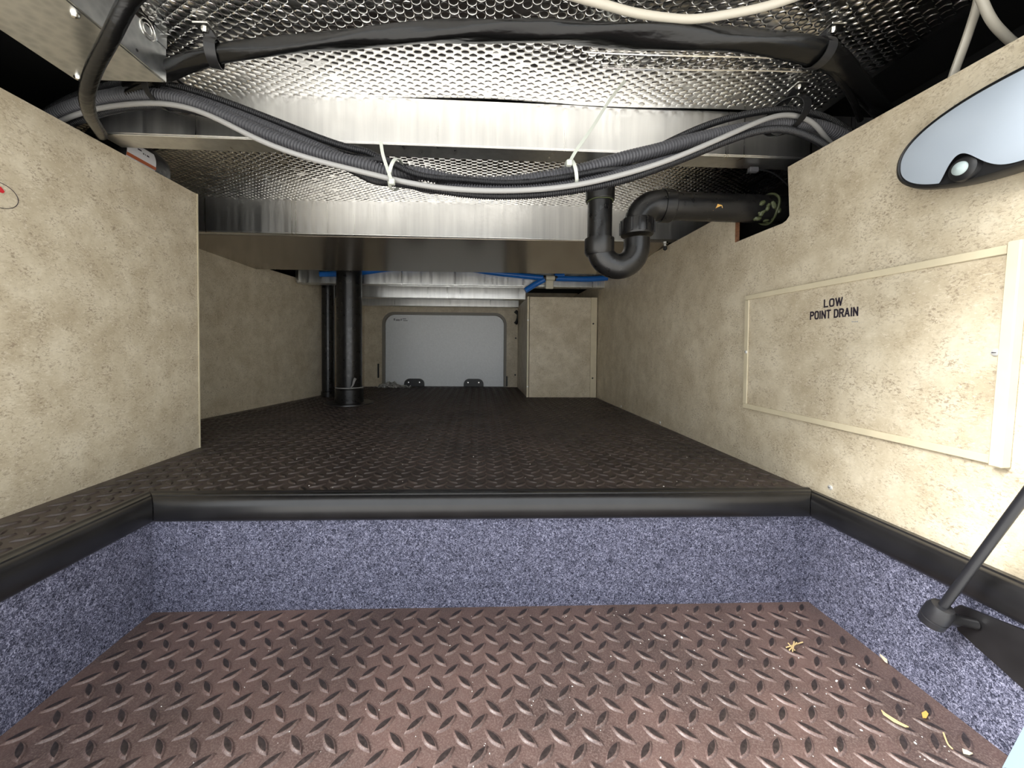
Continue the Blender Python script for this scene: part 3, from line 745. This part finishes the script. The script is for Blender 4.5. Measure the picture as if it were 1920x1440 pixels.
# ------------------------------------------------------------------ crumpled film
q = onz(722, 722, 0.0)
mb = MB(); nx, ny = 22, 12; rc = random.Random(5)
for j in range(ny+1):
    for i in range(nx+1):
        u, w = i/nx, j/ny
        e = math.sin(PI*min(1, u*1.3))*math.sin(PI*w)
        mb.v.append((-0.62+u*0.20+rc.gauss(0, 0.004), 2.28+w*0.10+rc.gauss(0, 0.004), 0.004+abs(e*0.040*(1-0.6*u)+rc.gauss(0, 0.006))))
mb.f = [(j*(nx+1)+i, j*(nx+1)+i+1, (j+1)*(nx+1)+i+1, (j+1)*(nx+1)+i) for j in range(ny) for i in range(nx)]
solo('plastic_film', mb, 'film', 'crumpled clear plastic film on the floor by the opposite hatch', 'plastic film', smooth=False)

# ------------------------------------------------------------------ metal box and black cable, upper left
BX0, BX1, BYa, BYb, BZ = -0.606, -0.476, 0.36, 0.600, 0.645
jb = thing('junction_box', 'galvanised sheet metal box hung below the foil over the left panel', 'metal box', ((BX0+BX1)/2, (BYa+BYb)/2, BZ))
part(jb, 'tray', MB().box(BX0, BX1-0.0012, BYa, BYb, BZ, BZ+0.0535, 0.0008), 'galv', smooth=False)
sd = part(jb, 'side_plate', MB().box(BX1-0.001, BX1+0.0012, BYa, BYb+0.001, BZ+0.001, BZ+0.058, 0.0003), 'galv', smooth=False)
part(jb, 'mounting_ear', MB().prism([(BYb-0.015, BZ+0.050), (BYb+0.001, BZ+0.050), (BYb+0.001, BZ+0.068), (BYb-0.02, BZ+0.068)], 0, BX1+0.0013, BX1+0.0025), 'galv', smooth=False)
q = onx(275, 55, BX1)
part(jb, 'knockout', MB().tube(np.array([(BX1+0.0016, q[1]+0.0125*math.cos(a), q[2]+0.0125*math.sin(a)) for a in np.linspace(0, 2*PI, 41)]), 0.0010, 8, up=(1, 0, 0)), 'steel', sub=sd)
part(jb, 'knockout', MB().tube(np.array([(BX1+0.0016, q[1]+0.0072*math.cos(a), q[2]+0.0072*math.sin(a)) for a in np.linspace(0, 2*PI, 33)]), 0.0008, 8, up=(1, 0, 0)), 'steel', sub=sd)
q = onx(255, 94, BX1)
part(jb, 'rivet_hole', MB().lathe((BX1+0.001, q[1], q[2]), (1, 0, 0), [(0, 0.0022), (0.0006, 0.0018), (0.0007, 0)], 12), 'black', sub=sd)
for (px, py) in ((140, 25), (146, 143)):
    q = onz(px, py, BZ)
    part(jb, 'tray_screw', MB().lathe((q[0], q[1], BZ), (0, 0, -1), [(0, 0.0050), (0.002, 0.0050), (0.005, 0.0032), (0.006, 0)], 14), 'steel')
P = spline([(-0.30, 0.385, 0.722), ony(285, -60, 0.43), ony(240, 5, 0.45), ony(207, 70, 0.475), ony(176, 130, 0.51), ony(163, 180, 0.55), ony(170, 218, 0.61), onx(190, 252, -0.672), (-0.700, 0.722, 0.630), (-0.722, 0.744, 0.606), (-0.730, 0.752, 0.56)], 0.006)
solo('power_cable', MB().tube(P, 0.0085, 14), 'sleeve', 'thick black rubber cable curving down past the metal box to the left panel', 'cable')
# canister behind the left panel
cn = thing('accumulator_tank', 'black rounded canister with white label behind the near left panel', 'canister', (-0.748, 0.84, 0.595))
CXc, CZc, CRc = -0.748, 0.641, 0.046
part(cn, 'body', MB().lathe((CXc, 0.782, CZc), (0, 1, 0), [(0, 0.0), (0.002, 0.036), (0.008, 0.045), (0.100, CRc), (0.118, 0.043), (0.132, 0.033), (0.141, 0.016), (0.143, 0)], 32), 'abs')
def on_can(y, deg, k=0.0005): return (CXc+(CRc+k)*math.cos(math.radians(deg)), y, CZc+(CRc+k)*math.sin(math.radians(deg)))
def can_patch(y0_, y1_, d0, d1, k, n=8):
    return MB().add([on_can(y, d0+(d1-d0)*i/n, k) for i in range(n+1) for y in (y0_, y1_)], [(2*i, 2*i+1, 2*i+3, 2*i+2) for i in range(n)])
lb = part(cn, 'label_sticker', can_patch(0.790, 0.858, -30, 26, 0.0004, 12), 'label', label='white paper label')
part(cn, 'label_stripe', can_patch(0.790, 0.8585, -17, -9, 0.0007, 3), 'orange', sub=lb)
for (ya, yb, d) in ((0.826, 0.829, 6), (0.831, 0.8325, 6), (0.835, 0.841, 6), (0.815, 0.824, 11)):
    part(cn, 'label_print', can_patch(ya, yb, d, d+4, 0.0007, 2), 'ink', sub=lb)
# round sticker with a red mark on the left panel
q = onx(0, 352, XL); rs_ = abs(onx(33, 370, XL)[1]-q[1])
cyk, czk = q[1]-0.003, onx(0, 366, XL)[2]
sk = thing('round_sticker', 'round sticker with a red mark on the near left panel', 'sticker', (XL, cyk, czk-0.022))
disc = [(cyk+0.024*math.cos(a), czk+0.018*math.sin(a)) for a in np.linspace(0, 2*PI, 40, endpoint=False)]
part(sk, 'outline', MB().tube(np.array([(XL+0.0005, y, z) for y, z in disc+disc[:1]]), 0.0004, 6, up=(1, 0, 0)), 'ink', label='thin dark circle outline')
part(sk, 'red_mark', MB().prism([(cyk-0.010, czk+0.004), (cyk+0.006, czk+0.004), (cyk+0.008, czk+0.007), (cyk+0.004, czk+0.012), (cyk-0.010, czk+0.012)], 0, XL+0.0002, XL+0.0006), 'red', smooth=False)

# ------------------------------------------------------------------ hoses
def px3(L): return [ony(a, b, c) for a, b, c in L]
BUNDLE = []
def loom(label, L, r, mat, pitch, step_groups=4):
    BUNDLE.append([spline(px3(L), 0.008), r, mat, pitch, label])
loom('thick grey corrugated loom, largest in the hanging bundle', [(70, 235, .72), (110, 212, .70), (180, 186, .675), (250, 176, .655), (330, 185, .642), (420, 219, .632), (520, 262, .624), (620, 297, .620), (720, 322, .618), (820, 340, .616), (930, 345, .616), (1020, 335, .614), (1100, 318, .612), (1180, 298, .614), (1260, 277, .62), (1340, 256, .63), (1420, 238, .645), (1490, 230, .662), (1550, 240, .677), (1600, 266, .692), (1640, 300, .71)], 0.0112, 'loom', 0.0052)
loom('slim black corrugated loom on top of the hanging bundle', [(80, 215, .73), (120, 190, .715), (220, 160, .69), (300, 157, .668), (400, 185, .655), (520, 228, .648), (640, 277, .640), (740, 313, .636), (850, 336, .635), (950, 350, .634), (1050, 347, .634), (1150, 318, .634), (1250, 268, .634), (1340, 228, .645), (1440, 206, .660), (1500, 205, .672), (1570, 228, .688), (1630, 275, .71)], 0.0058, 'loomdark', 0.0036)
loom('black corrugated loom behind the thick grey loom', [(85, 235, .735), (130, 205, .72), (220, 168, .69), (310, 168, .664), (400, 197, .652), (500, 236, .644), (600, 278, .640), (720, 318, .638), (850, 350, .600), (950, 358, .598), (1060, 348, .598), (1160, 326, .600), (1260, 297, .618), (1350, 262, .650), (1440, 236, .672), (1510, 236, .690), (1570, 258, .704), (1610, 290, .72)], 0.0080, 'loom', 0.0042)
loom('slim black corrugated loom under the pale grey cable', [(95, 250, .715), (140, 228, .705), (210, 205, .69), (300, 196, .664), (380, 206, .648), (460, 236, .640), (560, 275, .636), (660, 312, .634), (760, 345, .596), (860, 360, .594), (960, 363, .594), (1060, 357, .594), (1160, 337, .596), (1250, 310, .600), (1330, 277, .608), (1400, 250, .622), (1460, 238, .640), (1520, 255, .668), (1560, 280, .69), (1590, 305, .71)], 0.0062, 'loomdark', 0.0036)
loom('slim black corrugated loom twisted through the middle of the bundle', [(90, 225, .745), (130, 198, .735), (220, 165, .705), (300, 165, .682), (380, 195, .672), (470, 222, .660), (560, 255, .656), (660, 298, .652), (760, 330, .602), (860, 344, .600), (960, 352, .602), (1060, 340, .598), (1140, 322, .600), (1220, 300, .630), (1300, 272, .648), (1380, 245, .668), (1450, 228, .69), (1520, 232, .705), (1600, 275, .73)], 0.0050, 'loomdark', 0.0028)
loom('pale grey smooth cable along the hanging bundle', [(80, 245, .700), (115, 224, .69), (160, 207, .68), (230, 196, .660), (320, 192, .634), (400, 217, .618), (480, 262, .606), (580, 298, .600), (680, 322, .594), (760, 343, .586), (850, 357, .584), (950, 361, .584), (1060, 353, .584), (1160, 331, .586), (1250, 303, .590), (1330, 269, .598), (1400, 238, .612), (1450, 216, .630), (1490, 211, .645), (1530, 240, .668), (1560, 270, .69), (1585, 300, .71)], 0.0040, 'greycable', 0)
# let the hoses push each other apart so that they lie side by side instead of through one another
for it in range(90):
    for a in range(len(BUNDLE)):
        for b in range(a+1, len(BUNDLE)):
            A, B = BUNDLE[a][0], BUNDLE[b][0]; need = BUNDLE[a][1]+BUNDLE[b][1]+0.0006
            D = A[:, None, :]-B[None, :, :]; dist = np.linalg.norm(D, axis=2); nb = dist.argmin(1)
            dm = dist[np.arange(len(A)), nb]; hit = np.nonzero(dm < need)[0]
            if len(hit) == 0: continue
            V = D[hit, nb[hit]]; V[np.linalg.norm(V, axis=1) < 1e-5] = (0, 0.001, 0)
            V = V*np.array((0.3, 1.3, 0.8)); V /= np.linalg.norm(V, axis=1)[:, None]
            push = V*((need-dm[hit])*0.5)[:, None]
            wa = BUNDLE[b][1]/(BUNDLE[a][1]+BUNDLE[b][1])
            A[hit] += push*wa*1.2
            np.add.at(B, nb[hit], -push*(1-wa)*1.2)
    if it < 80:
        for q in BUNDLE:
            p = q[0]; p[1:-1] = 0.7*p[1:-1]+0.15*(p[:-2]+p[2:])
for pts, r, mat, pitch, label in BUNDLE:
    if pitch:
        prof = [1.0, 1.0, 0.80, 0.80]
        solo('split_loom', MB().tube(spline(pts[::2], pitch/4), lambda i: r*prof[i % 4], 12), mat, label, 'hose', 'corrugated wire looms in the hanging bundle', angle=32)
    else:
        solo('grey_cable', MB().tube(spline(pts[::2], 0.006), r, 12), mat, label, 'cable')

# black wrapped sleeve arching below the foil
L = [(250, 165), (310, 132), (400, 103), (520, 87), (700, 68), (900, 57), (1100, 62), (1300, 73), (1450, 82), (1545, 104), (1605, 155), (1660, 215), (1700, 270)]
hz = [.680, .676, .676, .678, .680, .681, .681, .680, .678, .674, .668, .655, .640]
P = spline([onz(a, b, z) for (a, b), z in zip(L, hz)], 0.006)
def slp(i):
    s_ = i*0.006; o = []
    for j in range(16):
        a = 2*PI*j/16
        r1 = 0.0165+0.0012*math.sin(9*s_*2)+0.0008*math.sin(31*s_); r2 = 0.0115+0.001*math.sin(14*s_)
        k = 1+0.09*math.sin(3*a+26*s_)+0.05*math.sin(5*a-17*s_)
        o.append((r2*k*math.cos(a), r1*k*math.sin(a)))
    return o
solo('wrapped_harness', MB().sweep(P, slp, twist=lambda i: 0.55*math.sin(i*0.006*5)+0.3), 'sleeve', 'thick black plastic wrapped harness arching below the foil', 'harness', angle=80)
P = spline([onz(400, 106, .674), onz(330, 140, .672), onz(290, 152, .668), onz(240, 175, .66)], 0.006)
solo('taped_wire', MB().tube(P, 0.006, 10), 'sleeve', 'short black taped wire splitting off the wrapped harness', 'wire')
P = spline([onz(1540, 108, .670), onz(1575, 150, .662), onz(1600, 190, .655), onz(1613, 225, .648)], 0.006)
solo('taped_wire', MB().tube(P, 0.0045, 10), 'sleeve', 'thin black wire branching from the harness toward the right panel', 'wire')

# P clips
def strap(root, ctr, T_, ra_, rb_, up, width, n=28, a0=0, a1=2*PI, mat='black', name='strap', th=0.0013):
    T_ = np.array(T_, float); T_ /= np.linalg.norm(T_); U = np.array(up, float); U -= T_*(U@T_); U /= np.linalg.norm(U); W = np.cross(T_, U)
    v = []; A = np.linspace(a0, a1, n+1)
    for a in A:
        for (k, e) in ((0, -1), (0, 1), (th, 1), (th, -1)):
            v.append(np.array(ctr)+U*(rb_+k)*math.sin(a)+W*(ra_+k)*math.cos(a)+T_*width/2*e)
    f = [(4*i+j, 4*i+(j+1) % 4, 4*i+4+(j+1) % 4, 4*i+4+j) for i in range(n) for j in range(4)]
    f += [(0, 1, 2, 3), (4*n+3, 4*n+2, 4*n+1, 4*n)]
    return part(root, name, MB().add(v, f), mat)
def pclip(label, tab, ctr, Td, ra_, rb_, ztop):
    e = thing('cable_clamp', label, 'clamp', (tab[0], tab[1], ctr[2]), 'black cable clamps')
    strap(e, ctr, Td, ra_, rb_, (0, 0, 1), 0.014)
    # leg from loop up to the tab
    a_ = np.array(ctr)+np.array((0, 0, 1))*rb_; b_ = np.array((tab[0], tab[1], ztop-0.006))
    d = b_-a_; d /= np.linalg.norm(d); Pn = np.linspace(a_-d*0.002, b_, 4)
    part(e, 'leg', MB().sweep(Pn, [(0.006, 0.0012), (0.006, -0.0012), (-0.006, -0.0012), (-0.006, 0.0012)], up=(1, 0, 0.2)), 'black', smooth=False)
    tb = part(e, 'tab', MB().box(tab[0]-0.0105, tab[0]+0.0105, tab[1]-0.012, tab[1]+0.012, ztop-0.0085, ztop-0.0060, 0.0006), 'steel', smooth=False, label='bright metal tab')
    part(e, 'screw', MB().lathe((tab[0], tab[1], ztop-0.0085), (0, 0, -1), [(0, 0.0052), (0.002, 0.0052), (0.0045, 0.003), (0.005, 0)], 8), 'steel', sub=tb, angle=25)
q = onz(385, 52, .706); c1 = onz(402, 100, .676)
pclip('black clamp with metal tab holding the wrapped harness near the metal box', q, c1, (1, .3, 0), 0.020, 0.0165, .712)
q = onz(1560, 54, .706); c1 = onz(1535, 100, .675)
pclip('black clamp with metal tab holding the wrapped harness near the right panel', q, c1, (1, .1, 0), 0.020, 0.0165, .712)
q = onz(1497, 161, .706); c1 = ony(1472, 219, .664)
pclip('black clamp with metal tab holding the hanging bundle near the right panel', q, c1, (1, .1, 0.25), 0.041, 0.025, .712)
e = thing('cable_clamp', 'black strap clamp around the hanging bundle below the metal box', 'clamp', ony(312, 190, .65), 'black cable clamps')
strap(e, ony(318, 175, .655), (1, -.2, -.45), 0.038, 0.026, (0, 0, 1), 0.013)

# cable ties
def ziptie(label, ctr, Td, ra_, rb_, head, tail):
    e = thing('cable_tie', label, 'cable tie', (ctr[0], ctr[1], ctr[2]-rb_), 'white cable ties on the bundle')
    strap(e, ctr, Td, ra_, rb_, (0, 0, 1), 0.0052, mat='tie', name='loop', th=0.0011)
    h = np.array(head)
    part(e, 'head', MB().box(h[0]-0.0042, h[0]+0.0042, h[1]-0.0036, h[1]+0.0036, h[2]-0.0042, h[2]+0.0042, 0.0009), 'tie', smooth=False)
    part(e, 'tail', MB().sweep(spline(tail, 0.006), [(0.0007, 0.0024), (0.0007, -0.0024), (-0.0007, -0.0024), (-0.0007, 0.0024)], up=(0, -1, 0)), 'tie', smooth=False)
c_ = ony(742, 328, .612)
ziptie('white cable tie with a short tail on the hanging bundle', c_, (1, 0, -.35), 0.030, 0.022, ony(735, 341, .580), [ony(735, 340, .578), ony(727, 318, .585), ony(718, 290, .592), ony(714, 266, .598)])
c_ = ony(1070, 333, .610)
ziptie('white cable tie with a long tail reaching toward the foil', c_, (1, 0, .25), 0.030, 0.025, ony(1067, 306, .580), [ony(1067, 306, .579), ony(1080, 283, .590), ony(1110, 240, .605), ony(1145, 185, .628), ony(1172, 152, .645)])

# white cables by the roof
P = spline([onz(930, -60, .718), onz(965, -52, .704)]+[onz(a, b, .690) for a, b in ((1000, -36), (1060, -12), (1130, 8), (1200, 26), (1290, 36), (1370, 26), (1450, 8), (1540, -25))]+[onz(1600, -52, .702), onz(1650, -75, .722)], 0.006)
solo('white_cable', MB().tube(P, 0.0052, 12), 'whitecable', 'cream cable sagging just below the foil above the wrapped harness', 'cable')
P = spline([ony(1850, -80, .462), ony(1838, -30, .478), ony(1832, 10, .482), ony(1813, 70, .49), ony(1793, 125, .50), ony(1780, 165, .51)], 0.006)
solo('white_cable', MB().sweep(P, lambda i: [(0.0042*math.sin(a), 0.0070*math.cos(a)*(1 if abs(math.cos(a)) > .3 else .85)) for a in np.linspace(0, 2*PI, 14, endpoint=False)], up=(0, 1, 0)), 'whitecable', 'wide flat cream cable running straight down behind the right panel top', 'cable')
P = spline([ony(1820, -110, .455), ony(1832, -30, .46), ony(1843, 5, .462), ony(1862, 42, .465), ony(1890, 72, .47), ony(1915, 92, .475)], 0.006)
solo('white_cable', MB().tube(P, 0.0048, 12), 'whitecable', 'slim cream cable bending away behind the right panel top', 'cable')

# ------------------------------------------------------------------ gas strut
S0 = onx(1757, 1152, 0.530); S1 = ony(1920, 932, 0.352)
d = (S1-S0)/np.linalg.norm(S1-S0)
gs = thing('gas_strut', 'dark gas strut with ball socket at the right rim of the well', 'gas strut', S0)
part(gs, 'rod', MB().tube(np.linspace(S0+d*0.012, S0+d*0.42, 6), 0.0042, 16), 'loomdark')
part(gs, 'ball_socket', MB().lathe(S0-d*0.016, d, [(0, 0.0090), (0.002, 0.0115), (0.010, 0.0118), (0.0105, 0.0110), (0.0118, 0.0110), (0.0125, 0.0122), (0.024, 0.0118), (0.030, 0.0095), (0.031, 0.0055)], 24), 'loomdark', label='black plastic ball socket')
BXp = 0.566
part(gs, 'ball_stud', MB().lathe(S0+np.array((0.006, 0, -0.002)), np.array((BXp-S0[0], -0.012, -0.004)), [(0, 0.0080), (0.012, 0.0075), (0.016, 0.0055), (0.030, 0.0055)], 16), 'vinyl')
bk = [onx(*p, BXp) for p in ((1782, 1143), (1800, 1134), (1860, 1158), (1930, 1186), (2050, 1230), (2050, 1420), (1930, 1302), (1860, 1240), (1796, 1182))]
part(gs, 'bracket', MB().prism([(p[1], p[2]) for p in bk], 0, BXp, BXp+0.003), 'vinyl', smooth=False, label='black painted steel bracket plate')
wj = [ony(*p, 0.374) for p in ((1872, 1452), (1925, 1352), (1960, 1330), (1990, 1330), (1990, 1452))]
struct('trim_4', MB().prism([(p[0], p[2]) for p in wj], 1, Y0+0.002, 0.374), 'jamb', label='pale blue grey hatch frame corner')

# ------------------------------------------------------------------ litter on the mats
def onwell(px, py, dz=0.0024): return onz(px, py, ZW+dz)
st = thing('straw_tuft', 'small tuft of crossed straw pieces on the well mat', 'straw', onwell(1486, 1211))
for k, (a, b) in enumerate((((1474, 1214), (1505, 1204)), ((1478, 1206), (1490, 1219)), ((1480, 1219), (1494, 1205)), ((1486, 1221), (1489, 1203)))):
    part(st, 'straw', MB().tube(np.linspace(onwell(*a, 0.003+0.001*k), onwell(*b, 0.0034+0.001*k), 3), 0.0009, 5), 'straw')
def chip(name, label, cat, pts, mat, th=0.0012, dz=0.0028, group=None):
    Q = [onwell(*p, dz) for p in pts]; n = len(Q)
    return solo(name, MB().add(Q+[q+np.array((0, 0, th)) for q in Q], [tuple(range(n)), tuple(range(2*n-1, n-1, -1))]+[(i, i+n, (i+1) % n+n, (i+1) % n) for i in range(n)]), mat, label, cat, group, smooth=False)
chip('dry_leaf', 'pale dry leaf scrap at the right edge of the well mat', 'leaf', ((1647, 1220), (1656, 1222), (1662, 1232), (1664, 1244), (1658, 1240), (1650, 1230)), 'husk', 0.002)
chip('dry_straw', 'long straw blade on the well mat', 'straw', ((1652, 1332), (1662, 1340), (1688, 1356), (1704, 1364), (1698, 1364), (1676, 1354), (1656, 1340)), 'straw')
P = spline([onwell(1769, 1374), onwell(1773, 1385), onwell(1778, 1396), onwell(1786, 1404)], 0.002)
solo('curled_fibre', MB().tube(P, 0.0008, 6), 'straw', 'curled straw fibre near the right edge of the well mat', 'straw')
chip('orange_flake', 'small orange leaf flake on the well mat', 'leaf', ((1728, 1338), (1736, 1334), (1741, 1340), (1737, 1347), (1730, 1346)), 'gluey')
chip('straw_scrap', 'frayed straw scrap at the lower right of the well mat', 'straw', ((1804, 1405), (1812, 1408), (1824, 1414), (1818, 1416), (1806, 1413)), 'husk')
rc = random.Random(11)
gb = bpy.data.meshes.new
def pebble(r):
    mb = MB(); v = []
    for (zz, rr_) in ((0, 0.7), (0.5, 1.0), (1.0, 0.6)):
        for j in range(7): a = 2*PI*j/7; k = rc.uniform(0.75, 1.15); v.append((r*1.5*rr_*k*math.cos(a), r*rr_*k*math.sin(a), zz*r))
    f = [(i*7+j, i*7+(j+1) % 7, (i+1)*7+(j+1) % 7, (i+1)*7+j) for i in range(2) for j in range(7)]+[tuple(range(6, -1, -1)), tuple(range(14, 21))]
    return mb.add(v, f)
PEB = [pebble(0.0022).mesh('white_chip') for _ in range(3)]
for p in PEB: p.materials.append(M['crumb'])
spots = [(1577, 1236), (1611, 1249), (1569, 1278), (1465, 1137), (1515, 1182), (1594, 1318), (1606, 1246), (1615, 1370), (1568, 1407), (1716, 1394), (1620, 1291), (1626, 1331), (1700, 1450), (1246, 1192), (1278, 1196), (1500, 1166)]
for k, (px, py) in enumerate(spots):
    q = onwell(px, py, 0.0006); o = link('white_chip', PEB[k % 3], None, None, q); o.rotation_euler = (0, 0, rc.uniform(0, 6))
    s_ = rc.uniform(0.4, 0.8); o.scale = (s_, s_, s_)
    o['label'] = 'tiny white stone chip lying on the well mat'; o['category'] = 'stone chip'; o['group'] = 'white chips on the well mat'
# uncountable dust crumbs
def crumbs(name, label, gen, n, mat, size):
    mb = MB()
    for _ in range(n):
        x, y, z = gen(); s_ = size*rc.uniform(0.4, 1.2); a = rc.uniform(0, 6)
        c_, d_ = math.cos(a), math.sin(a)
        pts = [(s_*rc.uniform(.6, 2.0), 0, 0), (0, s_*.7, 0), (-s_, 0, 0), (0, -s_*.7, 0), (0, 0, s_*.7)]
        mb.add([(x+u*c_-w*d_, y+u*d_+w*c_, z+h) for u, w, h in pts], [(0, 1, 4), (1, 2, 4), (2, 3, 4), (3, 0, 4), (3, 2, 1, 0)])
    o = solo(name, mb, mat, label, 'crumbs', smooth=False); o['kind'] = 'stuff'
def gw():
    x = rc.triangular(WX0+0.02, WX1-0.01, WX1-0.08); return x, rc.uniform(0.36, WY-0.008), ZW+0.0003
def gu():
    while True:
        x, y = rc.uniform(-0.6, 0.58), 0.67+abs(rc.gauss(0, 0.45))
        if in_upper(x, y): return x, y, 0.0003
crumbs('dust_crumbs', 'fine pale dust crumbs scattered over the well mat', gw, 280, 'crumb', 0.0009)
crumbs('dust_crumbs', 'fine pale dust crumbs scattered over the upper mat', gu, 380, 'crumb', 0.0011)
